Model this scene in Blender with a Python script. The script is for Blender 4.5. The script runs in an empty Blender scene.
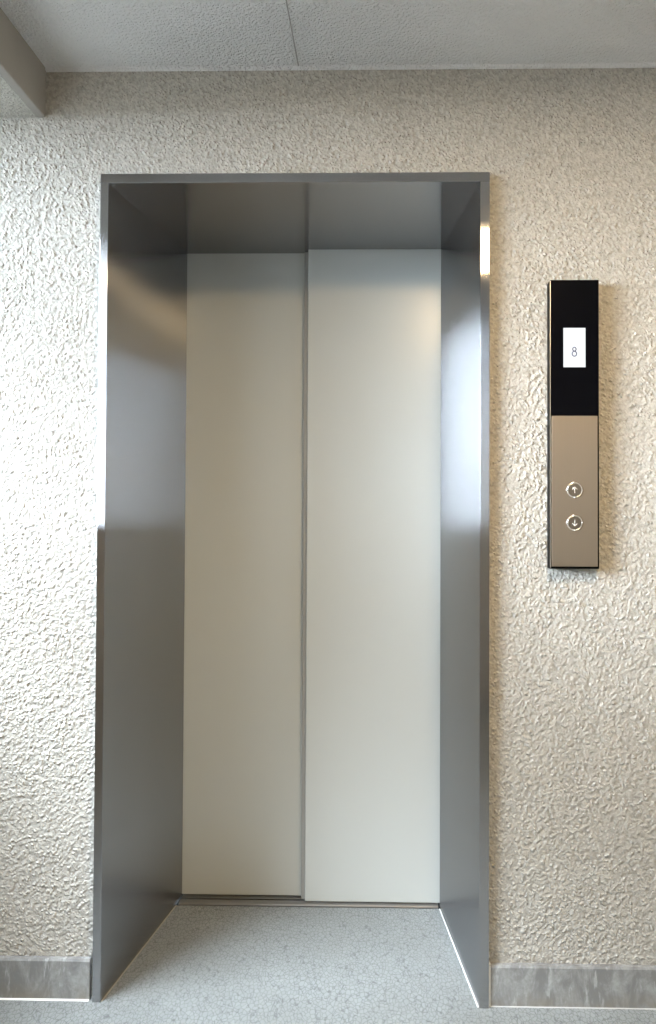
import bpy, bmesh, math
from mathutils import Vector, Matrix

# ------------------------------------------------------------------ camera, sky, light, exposure
scene = bpy.context.scene
C = scene.collection
F_PX, PX, PY = 740.0, 369.82, 507.09
YAW, PITCH, ROLL = .018, .0178, .0038
cam_data = bpy.data.cameras.new('camera')
cam = bpy.data.objects.new('camera', cam_data); C.objects.link(cam)
_c, _s = math.cos(YAW), math.sin(YAW)
R = Vector((_c, _s, 0)); F = Vector((-_s, _c, 0)); U = Vector((0, 0, 1))
F2 = F*math.cos(PITCH) + U*math.sin(PITCH); U2 = -F*math.sin(PITCH) + U*math.cos(PITCH)
R3 = R*math.cos(ROLL) + U2*math.sin(ROLL); U3 = -R*math.sin(ROLL) + U2*math.cos(ROLL)
cam.matrix_world = Matrix(((R3.x, U3.x, -F2.x, .2342), (R3.y, U3.y, -F2.y, -1.9032), (R3.z, U3.z, -F2.z, 1.2237), (0, 0, 0, 1)))
cam_data.sensor_fit = 'VERTICAL'; cam_data.sensor_height = 36; cam_data.lens = 36*F_PX/1024
cam_data.shift_x = -(PX-328)/1024; cam_data.shift_y = (PY-512)/1024
cam_data.clip_start = .02; cam_data.clip_end = 2000
scene.camera = cam

scene.view_settings.view_transform = 'Standard'
scene.view_settings.look = 'None'
scene.view_settings.gamma = 1
scene.view_settings.use_curve_mapping = False
scene.view_settings.exposure = 0.0

SKY = 6.5
GLOW = 76.0
DAY = 18.0
LAMP = 132.0
world = bpy.data.worlds.new('overcast_sky'); scene.world = world; world.use_nodes = True
wn = world.node_tree; bg = wn.nodes['Background']
bg.inputs[0].default_value = (.73, .86, 1.0, 1); bg.inputs[1].default_value = SKY
# hazy sky: brightest low in the west (left of the corridor), even grey-blue elsewhere
_tc = wn.nodes.new('ShaderNodeTexCoord'); _dp = wn.nodes.new('ShaderNodeVectorMath'); _dp.operation = 'DOT_PRODUCT'
wn.links.new(_tc.outputs['Generated'], _dp.inputs[0]); _dp.inputs[1].default_value = Vector((-.90, -.40, .16)).normalized()
def _m(op, a, b):
    t = wn.nodes.new('ShaderNodeMath'); t.operation = op
    for i, v in enumerate((a, b)):
        if isinstance(v, (int, float)): t.inputs[i].default_value = v
        else: wn.links.new(v, t.inputs[i])
    return t.outputs[0]
wn.links.new(_m('ADD', _m('MULTIPLY', _m('POWER', _m('MAXIMUM', _dp.outputs['Value'], 0.0), 40.0), GLOW), SKY), bg.inputs[1])
# the bright part of the overcast sky, higher over the parapet on the left
sun_data = bpy.data.lights.new('bright_cloud', 'SUN'); sun_data.energy = DAY; sun_data.angle = math.radians(36)
sun_data.color = (.78, .89, 1.0)
sun = bpy.data.objects.new('bright_cloud', sun_data); C.objects.link(sun)
AZ, EL = math.radians(52), math.radians(49)
sun.rotation_euler = Vector((-math.sin(AZ)*math.cos(EL), -math.cos(AZ)*math.cos(EL), math.sin(EL))).to_track_quat('Z', 'Y').to_euler()

# ------------------------------------------------------------------ helpers
def obj(name, bm, mat, parent=None, smooth=False, bevel=0):
    me = bpy.data.meshes.new(name)
    bmesh.ops.recalc_face_normals(bm, faces=bm.faces)
    uv = bm.loops.layers.uv.new('UVMap')
    for f in bm.faces:
        n = f.normal; f.smooth = smooth
        for l in f.loops:
            p = l.vert.co
            if abs(n.z) > .7: l[uv].uv = (p.y, p.x)
            elif abs(n.y) > abs(n.x): l[uv].uv = (p.x, p.z)
            else: l[uv].uv = (p.y, p.z)
    bm.to_mesh(me); bm.free()
    if mat: me.materials.append(mat)
    o = bpy.data.objects.new(name, me); C.objects.link(o)
    if parent: o.parent = parent
    if bevel:
        b = o.modifiers.new('edge', 'BEVEL'); b.width = bevel; b.segments = 2; b.limit_method = 'ANGLE'
        b.harden_normals = False
    return o

def box(bm, x0, x1, y0, y1, z0, z1):
    v = [bm.verts.new((x, y, z)) for z in (z0, z1) for y in (y0, y1) for x in (x0, x1)]
    for q in ((0, 2, 3, 1), (4, 5, 7, 6), (0, 1, 5, 4), (2, 6, 7, 3), (0, 4, 6, 2), (1, 3, 7, 5)):
        bm.faces.new([v[i] for i in q])
    return bm

def prism(bm, pts, lo, hi, axis='z'):
    """extrude a 2D outline; axis z: pts are (x, y); axis x: pts are (y, z); axis y: pts are (x, z)"""
    def P(a, b, t):
        return (a, b, t) if axis == 'z' else (t, a, b) if axis == 'x' else (a, t, b)
    A = [bm.verts.new(P(a, b, lo)) for a, b in pts]; B = [bm.verts.new(P(a, b, hi)) for a, b in pts]
    bm.faces.new(A); bm.faces.new(B[::-1])
    n = len(pts)
    for i in range(n): bm.faces.new((A[i], A[(i+1) % n], B[(i+1) % n], B[i]))
    return bm

def B(*a): return box(bmesh.new(), *a)

def structure(name, bm, mat, **k):
    o = obj(name, bm, mat, **k); o['kind'] = 'structure'; return o

def tag(o, label, cat, group=None):
    o['label'] = label; o['category'] = cat
    o['kind'] = 'thing'
    if group: o['group'] = group
    return o

def empty(name, loc, label, cat, group=None):
    o = bpy.data.objects.new(name, None); C.objects.link(o); o.location = loc
    o.empty_display_size = .1
    return tag(o, label, cat, group)

def local(o, parent):
    """mesh was written in world coordinates; keep it there under its parent"""
    o.parent = parent; o.matrix_parent_inverse = Matrix.Translation(-Vector(parent.location)); return o

# ------------------------------------------------------------------ materials
class M:
    def __init__(s, name, color=(.8, .8, .8), rough=.5, metal=0, **kw):
        s.m = bpy.data.materials.new(name); s.m.use_nodes = True
        s.t = s.m.node_tree; s.p = s.t.nodes['Principled BSDF']
        s.p.inputs['Base Color'].default_value = (*color, 1)
        s.p.inputs['Roughness'].default_value = rough; s.p.inputs['Metallic'].default_value = metal
        for k, v in kw.items(): s.p.inputs[k.replace('_', ' ')].default_value = v
    def n(s, typ, **kw):
        nd = s.t.nodes.new(typ)
        for k, v in kw.items():
            if k in nd.inputs: nd.inputs[k].default_value = v
            else: setattr(nd, k, v)
        return nd
    def l(s, a, b): s.t.links.new(a, b)
    def pos(s, scale=(1, 1, 1)):
        g = s.n('ShaderNodeNewGeometry'); m = s.n('ShaderNodeMapping'); m.inputs['Scale'].default_value = scale
        s.l(g.outputs['Position'], m.inputs['Vector']); return m.outputs[0]
    def noise(s, scale, detail=2, rough=.5, vec=None, dist=0):
        t = s.n('ShaderNodeTexNoise'); t.inputs['Scale'].default_value = scale
        t.inputs['Detail'].default_value = detail; t.inputs['Roughness'].default_value = rough
        t.inputs['Distortion'].default_value = dist
        s.l(vec or s.pos(), t.inputs['Vector']); return t.outputs['Fac']
    def rng(s, x, a, b, c=0., d=1., smooth=False):
        t = s.n('ShaderNodeMapRange'); t.interpolation_type = 'SMOOTHSTEP' if smooth else 'LINEAR'
        for k, v in zip(('From Min', 'From Max', 'To Min', 'To Max'), (a, b, c, d)): t.inputs[k].default_value = v
        s.l(x, t.inputs['Value']); return t.outputs[0]
    def math(s, op, a, b):
        t = s.n('ShaderNodeMath'); t.operation = op
        for i, v in enumerate((a, b)):
            if isinstance(v, (int, float)): t.inputs[i].default_value = v
            else: s.l(v, t.inputs[i])
        return t.outputs[0]
    def mix(s, fac, c1, c2):
        t = s.n('ShaderNodeMix'); t.data_type = 'RGBA'
        s.l(fac, t.inputs[0])
        for i, c in ((6, c1), (7, c2)):
            if isinstance(c, tuple): t.inputs[i].default_value = (*c, 1)
            else: s.l(c, t.inputs[i])
        return t.outputs[2]
    def color(s, c): s.l(c, s.p.inputs['Base Color'])
    def bump(s, h, strength, dist):
        b = s.n('ShaderNodeBump'); b.inputs['Strength'].default_value = strength; b.inputs['Distance'].default_value = dist
        s.l(h, b.inputs['Height']); s.l(b.outputs[0], s.p.inputs['Normal'])

def stucco(name, color, dark, dist, scale, disp=False):
    m = M(name, color, .62)
    m.p.inputs['Specular IOR Level'].default_value = .35
    mp = m.n('ShaderNodeMapping'); mp.inputs['Rotation'].default_value = (.5, .62, .35); m.l(m.pos(), mp.inputs['Vector'])
    el = m.n('ShaderNodeMapping'); el.inputs['Scale'].default_value = (1.0, 1.0, .62); m.l(mp.outputs[0], el.inputs['Vector'])
    nz = m.n('ShaderNodeTexNoise'); nz.inputs['Scale'].default_value = scale*.7; m.l(el.outputs[0], nz.inputs['Vector'])
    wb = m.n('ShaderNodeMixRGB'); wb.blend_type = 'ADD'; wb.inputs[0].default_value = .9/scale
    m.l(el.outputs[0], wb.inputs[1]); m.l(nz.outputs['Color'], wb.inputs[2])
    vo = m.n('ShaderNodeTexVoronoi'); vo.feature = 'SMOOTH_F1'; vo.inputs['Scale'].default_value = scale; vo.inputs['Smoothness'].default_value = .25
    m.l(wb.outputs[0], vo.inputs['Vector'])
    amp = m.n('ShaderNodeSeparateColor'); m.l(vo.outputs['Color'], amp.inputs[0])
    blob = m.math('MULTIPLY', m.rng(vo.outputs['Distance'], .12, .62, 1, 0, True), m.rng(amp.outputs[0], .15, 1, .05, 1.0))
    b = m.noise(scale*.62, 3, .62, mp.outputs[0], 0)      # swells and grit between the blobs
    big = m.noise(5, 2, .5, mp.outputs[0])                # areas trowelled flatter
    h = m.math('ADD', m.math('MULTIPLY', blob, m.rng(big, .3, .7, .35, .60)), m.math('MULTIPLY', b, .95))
    m.color(m.mix(m.rng(h, .30, .62), dark, color))  # pits get a darker colour to deepen their crevice shade
    if disp:
        d = m.n('ShaderNodeDisplacement'); d.inputs['Midlevel'].default_value = .9; d.inputs['Scale'].default_value = dist
        m.l(h, d.inputs['Height']); m.l(d.outputs[0], m.t.nodes['Material Output'].inputs['Displacement'])
        m.m.displacement_method = 'BOTH'
    else: m.bump(h, 1.0, dist)
    return m.m

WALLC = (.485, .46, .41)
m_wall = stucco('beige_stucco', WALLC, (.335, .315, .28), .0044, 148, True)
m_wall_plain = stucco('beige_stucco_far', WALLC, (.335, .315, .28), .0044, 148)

def ceiling_mat():
    m = M('popcorn_ceiling', (.8, .79, .77), .8)
    mp = m.n('ShaderNodeMapping'); mp.inputs['Rotation'].default_value = (.5, .62, .35); m.l(m.pos(), mp.inputs['Vector'])
    v = mp.outputs[0]
    a = m.noise(130, 2, .6, v, 0); p = m.rng(a, .40, .66, 0, 1)
    big = m.noise(2.2, 1, .5, v)
    m.color(m.mix(m.noise(6, 2, .5, v), (.72, .715, .71), (.79, .785, .78)))
    m.bump(m.math('MULTIPLY', p, m.rng(big, .35, .6, .55, 1.0)), 1.0, .0048)
    return m.m
m_ceil = ceiling_mat()

def smooth_plaster():
    m = M('painted_mortar', (.30, .275, .245), .7)
    v = m.pos(); m.color(m.mix(m.noise(9, 3, .6, v), (.27, .25, .225), (.33, .305, .27)))
    m.bump(m.noise(220, 2, .5, v), .5, .0005)
    return m.m
m_beam = smooth_plaster()

def floor_mat():
    m = M('pebbled_vinyl', (.5, .52, .53), .42)
    m.p.inputs['Specular IOR Level'].default_value = .4
    v = m.pos((104, 66, 60))
    # wobble the lookup so cells are not straight-edged
    nz = m.n('ShaderNodeTexNoise'); nz.inputs['Scale'].default_value = 1.3; m.l(v, nz.inputs['Vector'])
    ad = m.n('ShaderNodeMixRGB'); ad.blend_type = 'ADD'; ad.inputs[0].default_value = .35
    m.l(v, ad.inputs[1]); m.l(nz.outputs['Color'], ad.inputs[2])
    vo = m.n('ShaderNodeTexVoronoi'); vo.feature = 'DISTANCE_TO_EDGE'; vo.inputs['Scale'].default_value = 1.0
    m.l(ad.outputs[0], vo.inputs['Vector'])
    vc = m.n('ShaderNodeTexVoronoi'); vc.inputs['Scale'].default_value = 1.0; m.l(ad.outputs[0], vc.inputs['Vector'])
    sep = m.n('ShaderNodeSeparateColor'); m.l(vc.outputs['Color'], sep.inputs[0])
    e = m.rng(vo.outputs['Distance'], -.02, .12, 0, 1, True)
    cell = m.mix(sep.outputs[0], (.285, .305, .305), (.325, .345, .345))
    big = m.noise(3.2, 4, .6)
    cell2 = m.mix(m.rng(big, .35, .7), cell, (.27, .285, .28))
    m.color(m.mix(e, (.15, .16, .16), cell2))
    m.bump(e, .8, .0012)
    return m.m
m_floor = floor_mat()

def steel(name, color=(.50, .50, .50), rx=1.0, ry=.03, grain=(900, 900, 3)):
    """hairline metal: wide scatter across the hairlines (rx, along the UV's u), tight along them (ry)"""
    m = M(name, color)
    g = m.n('ShaderNodeBsdfAnisotropic'); g.distribution = 'GGX'
    g.inputs['Roughness'].default_value = math.sqrt(rx*ry)
    g.inputs['Anisotropy'].default_value = math.sqrt(ry/rx)-1
    t = m.n('ShaderNodeTangent'); t.direction_type = 'UV_MAP'; t.uv_map = 'UVMap'; m.l(t.outputs[0], g.inputs['Tangent'])
    h = m.noise(1.0, 3, .6, m.pos(grain))
    w = m.noise(7, 4, .6, m.pos((1, 1, .35)))
    lo = tuple(c*.90 for c in color)
    m.l(m.mix(m.math('MULTIPLY', h, m.rng(w, .3, .7, .5, 1.1)), lo, color), g.inputs['Color'])
    m.l(g.outputs[0], m.t.nodes['Material Output'].inputs['Surface'])
    return m.m
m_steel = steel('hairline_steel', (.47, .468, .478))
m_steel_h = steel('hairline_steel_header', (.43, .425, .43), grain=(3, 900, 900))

def door_mat():
    m = M('satin_door_paint', (.555, .57, .54), .25)
    m.p.inputs['Specular IOR Level'].default_value = .6
    m.bump(m.noise(420, 2, .5), .12, .0003)
    return m.m
m_door = door_mat()

def mortar():
    m = M('stained_mortar', (.3, .3, .29), .65)
    st = m.noise(1.0, 5, .7, m.pos((22, 22, 9)), .5)
    fine = m.noise(70, 5, .7, m.pos())
    a = m.mix(m.rng(st, .40, .62, 0, 1, True), (.20, .20, .20), (.36, .365, .36))
    dr = m.noise(1.0, 3, .6, m.pos((55, 55, 12)))
    a = m.mix(m.rng(dr, .58, .70, 0, .8, True), a, (.50, .51, .51))
    a = m.mix(m.rng(fine, .35, .7, 0, .7), a, (.22, .215, .20))
    g = m.n('ShaderNodeNewGeometry'); sx = m.n('ShaderNodeSeparateXYZ'); m.l(g.outputs['Position'], sx.inputs[0])
    low = m.math('MULTIPLY', m.rng(sx.outputs[2], .045, .0, 0, 1), m.rng(m.noise(14, 3, .6), .4, .6, .1, .7))
    m.color(m.mix(low, a, (.24, .21, .165)))      # dirt splashed up from the floor
    m.bump(fine, .5, .001)
    return m.m
m_base = mortar()
m_caulk = M('white_caulk', (.82, .82, .80), .5).m
m_caulk_grey = M('grey_caulk', (.50, .50, .49), .6).m
m_caulk_tan = M('tan_caulk', (.40, .37, .31), .6).m
m_alu = steel('sill_aluminium', (.36, .355, .345), .7, .4, (3, 900, 900))
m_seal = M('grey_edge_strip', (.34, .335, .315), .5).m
m_dark = M('dark_gap', (.02, .02, .02), .7).m
m_black = M('black_gloss_plastic', (.002, .002, .003), .15, Specular_IOR_Level=.12).m
m_blackedge = M('black_housing', (.0015, .0015, .0015), .4, Specular_IOR_Level=.04).m
m_plate = steel('bronze_steel_plate', (.40, .315, .23), .6, .35)
m_chrome = M('polished_ring', (.92, .90, .86), .32, 1.0).m
m_btn = M('button_steel', (.30, .275, .24), .4, 1.0).m
m_arrow = M('white_symbol', (.85, .82, .76), .5).m
m_ink = M('navy_digit', (.02, .02, .09), .5).m
m_screen = M('lit_screen', (.02, .02, .02), .3, Emission_Color=(.93, .97, 1, 1), Emission_Strength=1.05).m
m_lamp = M('lamp_diffuser', (.9, .85, .75), .5, Emission_Color=(1, .72, .38, 1), Emission_Strength=LAMP).m
m_white = M('white_lamp_housing', (.8, .8, .78), .4).m
m_parapet = M('parapet_paint', (.36, .35, .33), .7).m
m_ground = M('far_ground', (.16, .16, .15), .9).m
m_tan = M('tan_facade', (.42, .35, .27), .8).m
m_orange = M('orange_band', (.75, .42, .18), .6).m

# ------------------------------------------------------------------ structure
CEIL, SOF, XS = 2.4025, 2.275, -.652
XL, XR, YB = -1.20, 3.00, -3.20

# back wall: a fine grid with the entrance left out, closed behind by thick sides
def back_wall():
    bm = bmesh.new()
    hl, hx, hz = .4995, .505, 2.1165
    def steps(stops, s):
        out = []
        for a, b in zip(stops, stops[1:]):
            n = max(1, round((b-a)/s)); out += [a+(b-a)*i/n for i in range(n)]
        return out + [stops[-1]]
    xs = steps([XL, -.86], .05)[:-1] + steps([-.86, -hl, hx, .98], .0035) + [1.05]
    zs = steps([0, hz, CEIL], .0035)
    V = {}
    def vert(i, j):
        if (i, j) not in V: V[i, j] = bm.verts.new((xs[i], 0, zs[j]))
        return V[i, j]
    e = 1e-6
    for i in range(len(xs)-1):
        for j in range(len(zs)-1):
            if xs[i] > -hl-e and xs[i+1] < hx+e and zs[j+1] < hz+e: continue
            bm.faces.new((vert(i, j), vert(i+1, j), vert(i+1, j+1), vert(i, j+1)))
    return bm
w = back_wall()
me = bpy.data.meshes.new('wall_back'); w.normal_update()
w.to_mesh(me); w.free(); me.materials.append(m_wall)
o = bpy.data.objects.new('wall_back', me); C.objects.link(o); o['kind'] = 'structure'
# solid masonry behind the render coat (same wall, seen only in the reveal)
bm = bmesh.new()
prism(bm, [(XL, 0), (-.505, 0), (-.505, 2.12), (.509, 2.12), (.509, 0), (XR, 0), (XR, CEIL+.2), (XL, CEIL+.2)], .012, .62, 'y')
structure('wall_masonry', bm, m_beam)
structure('wall_shaft', B(-.7, .7, .622, .70, -.1, 2.5), m_dark)
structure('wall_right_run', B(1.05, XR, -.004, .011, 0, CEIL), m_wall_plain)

bm = bmesh.new()
prism(bm, [(XL, YB), (XR, YB), (XR, 0.0), (.505, 0), (.505, .455), (-.50, .455), (-.50, 0), (XL, 0)], -.12, 0)
structure('floor', bm, m_floor)
structure('ceiling', B(XS, XR, YB, 0.0, CEIL, CEIL+.2), m_ceil)
# dropped soffit over the open side: textured underside, smooth edge strip and face
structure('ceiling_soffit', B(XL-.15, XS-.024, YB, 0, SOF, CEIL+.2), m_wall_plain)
structure('trim_1', B(XS-.024, XS, YB, 0, SOF-.001, CEIL+.2), m_beam, bevel=.003)
structure('wall_left', B(XL-.15, XL, YB, 0.0, -.12, 1.2), m_parapet, bevel=.01)
structure('wall_daylight_block', B(XL-.15, XL+.02, YB, -2.10, -.12, CEIL+.2), m_wall_plain)  # added out of view to block daylight from the far part of the opening
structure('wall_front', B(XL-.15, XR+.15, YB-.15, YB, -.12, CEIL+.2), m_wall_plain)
bm = bmesh.new()
# right end wall with an opening over a parapet
Y0, Y1, Z0, Z1 = -1.75, -.35, 1.2, 2.25
for q in ((YB, Y0, -.12, CEIL+.2), (Y1, .62, -.12, CEIL+.2), (Y0, Y1, -.12, Z0), (Y0, Y1, Z1, CEIL+.2)): box(bm, XR, XR+.15, *q)
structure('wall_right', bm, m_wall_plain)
# seam between the two ceiling boards and the plaster bead at the wall
structure('trim_2', B(.0090, .0118, YB, -.001, CEIL-.0012, CEIL+.002), m_parapet)
bm = bmesh.new()
prism(bm, [(0, CEIL), (-.0075, CEIL), (-.006, CEIL-.005), (0, CEIL-.008)], XS, 1.05, 'x')
structure('trim_3', bm, m_ceil)
# skirting
def skirting(name, x0, x1):
    bm = bmesh.new()
    prism(bm, [(0, 0), (-.012, 0), (-.012, .097), (-.009, .1025), (0, .103)], x0, x1, 'x')
    return structure(name, bm, m_base)
skirting('baseboard_left', XL, -.509)
skirting('baseboard_right', .509, XR)
structure('trim_4', prism(bmesh.new(), [(-.012, .003), (-.017, .0005), (-.012, .0005)], XL, -.509, 'x'), m_caulk)
structure('trim_5', prism(bmesh.new(), [(-.012, .002), (-.0145, .0005), (-.012, .0005)], .509, XR, 'x'), m_caulk_grey)
structure('trim_6', B(.5050, .5090, -.0135, -.002, 0, .106), m_caulk)
# beyond the parapets
structure('exterior_ground', B(-300, 300, -300, 300, -22.2, -22), m_ground)

# ------------------------------------------------------------------ elevator entrance
fr = empty('elevator_surround', (0, 0, 0), 'brushed stainless steel frame with deep splayed jambs lining the elevator doorway', 'door frame')
HZ, TZ = 2.0915, 2.1160
YF = -.02
def slope(bm):
    """the header rises a few millimetres towards the doors; the jamb tops follow it"""
    for v in bm.verts:
        if HZ-.001 < v.co.z < HZ+.001: v.co.z += .0075*(v.co.y-YF)/.49
bm = bmesh.new(); prism(bm, [(-.4985, YF), (-.478, YF), (-.4135, .509), (-.4985, .509)], .0, HZ+.0004)
slope(bm); local(obj('jamb', bm, m_steel, bevel=.0008), fr)
bm = bmesh.new(); prism(bm, [(.504, YF), (.504, .474), (.418, .474), (.480, YF)], .0, HZ+.0004)
slope(bm); local(obj('jamb', bm, m_steel, bevel=.0008), fr)
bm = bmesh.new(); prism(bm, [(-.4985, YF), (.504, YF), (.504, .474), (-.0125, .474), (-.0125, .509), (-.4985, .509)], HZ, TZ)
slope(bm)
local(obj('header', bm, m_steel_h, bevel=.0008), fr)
# sealant where the jambs meet the floor
for x0, x1, wd, mt, lab in ((.4795, .4185, .0045, m_caulk, 'white sealant bead'), (-.4775, -.419, .004, m_caulk_tan, 'tan sealant bead')):
    s = -1 if x0 > 0 else 1
    bm = bmesh.new()
    pts = [(x0, -.018), (x1, .452), (x1+s*wd, .452), (x0+s*wd, -.018)]
    prism(bm, pts, .0003, .0028)
    q = local(obj('sealant', bm, mt, bevel=.001), fr); q['label'] = lab

def sill():
    bm = bmesh.new()
    y = .459; pts = [(y, -.03), (y, .001), (.463, .004)]
    for a, b in ((.486, .4945), (.5040, .5085), (.5185, .5290)):
        pts += [(a, .004), (a, -.012), (b, -.012), (b, .004)]
    pts += [(.56, .004), (.56, -.03)]
    prism(bm, pts, -.4125, .4125, 'x'); return bm
tag(obj('elevator_threshold', sill(), m_alu), 'dull grooved metal threshold strip on the floor under the elevator doors', 'sill')

def leaf(name, x0, x1, y0, y1, label):
    t = empty(name, ((x0+x1)/2, y0, .006), label, 'elevator door', )
    local(obj('door_skin', B(x0, x1, y0, y1, .0065, 2.111), m_door, bevel=.0025), t)
    for gx in (x0+.08, x1-.08): local(obj('sill_guide', B(gx-.03, gx+.03, y0+.0125, y0+.0155, -.010, .0075), m_dark), t)
    return t
near = leaf('elevator_door_panel', -.0115, .4475, .4765, .5045, 'right-hand beige-grey sliding elevator door panel, nearer one with soft sheen, overlapping the other')
leaf('elevator_door_panel', -.4475, .030, .5110, .5390, 'left-hand beige-grey sliding elevator door panel, darker and set farther back')

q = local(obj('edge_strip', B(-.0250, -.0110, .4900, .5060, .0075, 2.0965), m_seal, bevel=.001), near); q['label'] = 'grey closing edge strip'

# ------------------------------------------------------------------ call panel
PX0, PX1, PZ0, PZ1, PYF = .6545, .7775, 1.1035, 1.8340, -.035
cp = empty('elevator_call_panel', (.7145, 0, 1.10), 'tall narrow black wall panel with lit floor display and two round call buttons', 'call panel')
def P(o): return local(o, cp)
P(obj('housing', B(PX0, PX1, -.033, 0.0008, PZ0, PZ1), m_blackedge, bevel=.0018))
P(obj('display_cover', B(PX0+.0012, PX1-.0012, PYF, -.0332, 1.4895, PZ1-.0012), m_black, bevel=.0006))
fp = P(obj('faceplate', B(PX0+.0035, PX1-.0045, PYF, -.0332, PZ0+.006, 1.4885), m_plate, bevel=.0005)); fp['label'] = 'bronze-toned brushed metal faceplate'
# light catching rim down the left side of the housing
P(obj('edge_rim', B(PX0-.0003, PX0+.0008, -.0345, -.0325, PZ0+.003, PZ1-.003), m_chrome))

def band(bm, cx, cz, rx, rz, w, y, n=40, a0=0, a1=2*math.pi, t=.0004):
    """flat ring drawn in the wall plane, with thickness"""
    closed = abs(a1-a0-2*math.pi) < 1e-6
    k = n if closed else n+1
    rows = []
    for i in range(k):
        a = a0+(a1-a0)*i/n; c, s = math.cos(a), math.sin(a)
        rows.append([bm.verts.new((cx+(rx+d)*c, yy, cz+(rz+d)*s)) for d, yy in ((w/2, y), (-w/2, y), (-w/2, y+t), (w/2, y+t))])
    for i in range(n):
        A, Bq = rows[i], rows[(i+1) % k]
        for j in range(4): bm.faces.new((A[j], A[(j+1) % 4], Bq[(j+1) % 4], Bq[j]))
    return bm
sc = P(obj('display_screen', B(.6875, .7430, -.0354, -.0350, 1.6115, 1.7110), m_screen))
bm = bmesh.new()
band(bm, .7150, 1.6570, .0042, .0048, .0022, -.0359)
band(bm, .7150, 1.6455, .0056, .0062, .0022, -.0359)
d = obj('floor_number', bm, m_ink); d.parent = sc; d['label'] = 'dark digit 8'

def torus(bm, cx, y, cz, Rr, r, n=48, k=10):
    rows = []
    for i in range(n):
        a = 2*math.pi*i/n
        rows.append([bm.verts.new((cx+(Rr+r*math.cos(b))*math.cos(a), y-r*.8*math.sin(b), cz+(Rr+r*math.cos(b))*math.sin(a))) for b in [2*math.pi*j/k for j in range(k)]])
    for i in range(n):
        for j in range(k):
            bm.faces.new((rows[i][j], rows[i][(j+1) % k], rows[(i+1) % n][(j+1) % k], rows[(i+1) % n][j]))
def disc(bm, cx, cz, r, y0, y1, n=48):
    prism(bm, [(cx+r*math.cos(2*math.pi*i/n), cz+r*math.sin(2*math.pi*i/n)) for i in range(n)], y0, y1, 'y')
for cz, up, lab in ((1.3015, 1, 'round button with upward arrow'), (1.2190, -1, 'round button with downward arrow')):
    cx = .7150
    bm = bmesh.new(); disc(bm, cx, cz, .0165, -.0375, -.0350)
    b = P(obj('call_button', bm, m_btn, bevel=.0005)); b['label'] = lab
    bm = bmesh.new(); torus(bm, cx, -.0358, cz, .0180, .0019)
    for a, r in ((180, .0034), (98, .0030), (0, .0021), (268, .0021)):
        m4 = Matrix.Translation((cx+.0183*math.cos(math.radians(a)), -.0362, cz+.0185*math.sin(math.radians(a))))
        bmesh.ops.create_uvsphere(bm, u_segments=12, v_segments=8, radius=r, matrix=m4)
    o = obj('button_ring', bm, m_chrome, smooth=True); o.parent = b
    o.matrix_parent_inverse = Matrix(); 
    bm = bmesh.new(); y0, y1 = -.0380, -.0374; wd = .0007
    s = up
    prism(bm, [(cx-wd, cz-s*.0075), (cx+wd, cz-s*.0075), (cx+wd, cz+s*.0065), (cx-wd, cz+s*.0065)], y0, y1, 'y')
    for sg in (-1, 1):
        prism(bm, [(cx, cz+s*.0088), (cx, cz+s*.0066), (cx+sg*.0062, cz+s*.0006), (cx+sg*.0072, cz+s*.0018)], y0-.0001, y1, 'y')
    o = obj('arrow_symbol', bm, m_arrow); o.parent = b

# ------------------------------------------------------------------ ceiling lamp behind the viewer
lamp = empty('ceiling_lamp', (.66, -1.27, CEIL), 'warm ceiling lamp with flat diffuser in front of the elevator', 'lamp')
local(obj('lamp_housing', B(.56, .76, -1.53, -1.03, CEIL-.03, CEIL), m_white, bevel=.004), lamp)
local(obj('lamp_diffuser', B(.57, .75, -1.52, -1.04, CEIL-.036, CEIL-.0305), m_lamp), lamp)
# neighbouring block across the street, seen only as a reflection
nb = empty('apartment_building', (24, 0, -22), 'tan apartment block with an orange band beyond the right end of the corridor', 'building')
local(obj('facade', B(18, 30, -13, 14, -22, 9.0), m_tan), nb)
local(obj('orange_band', B(17.95, 30.05, -13.05, 14.05, 2.5, 2.9), m_orange), nb)
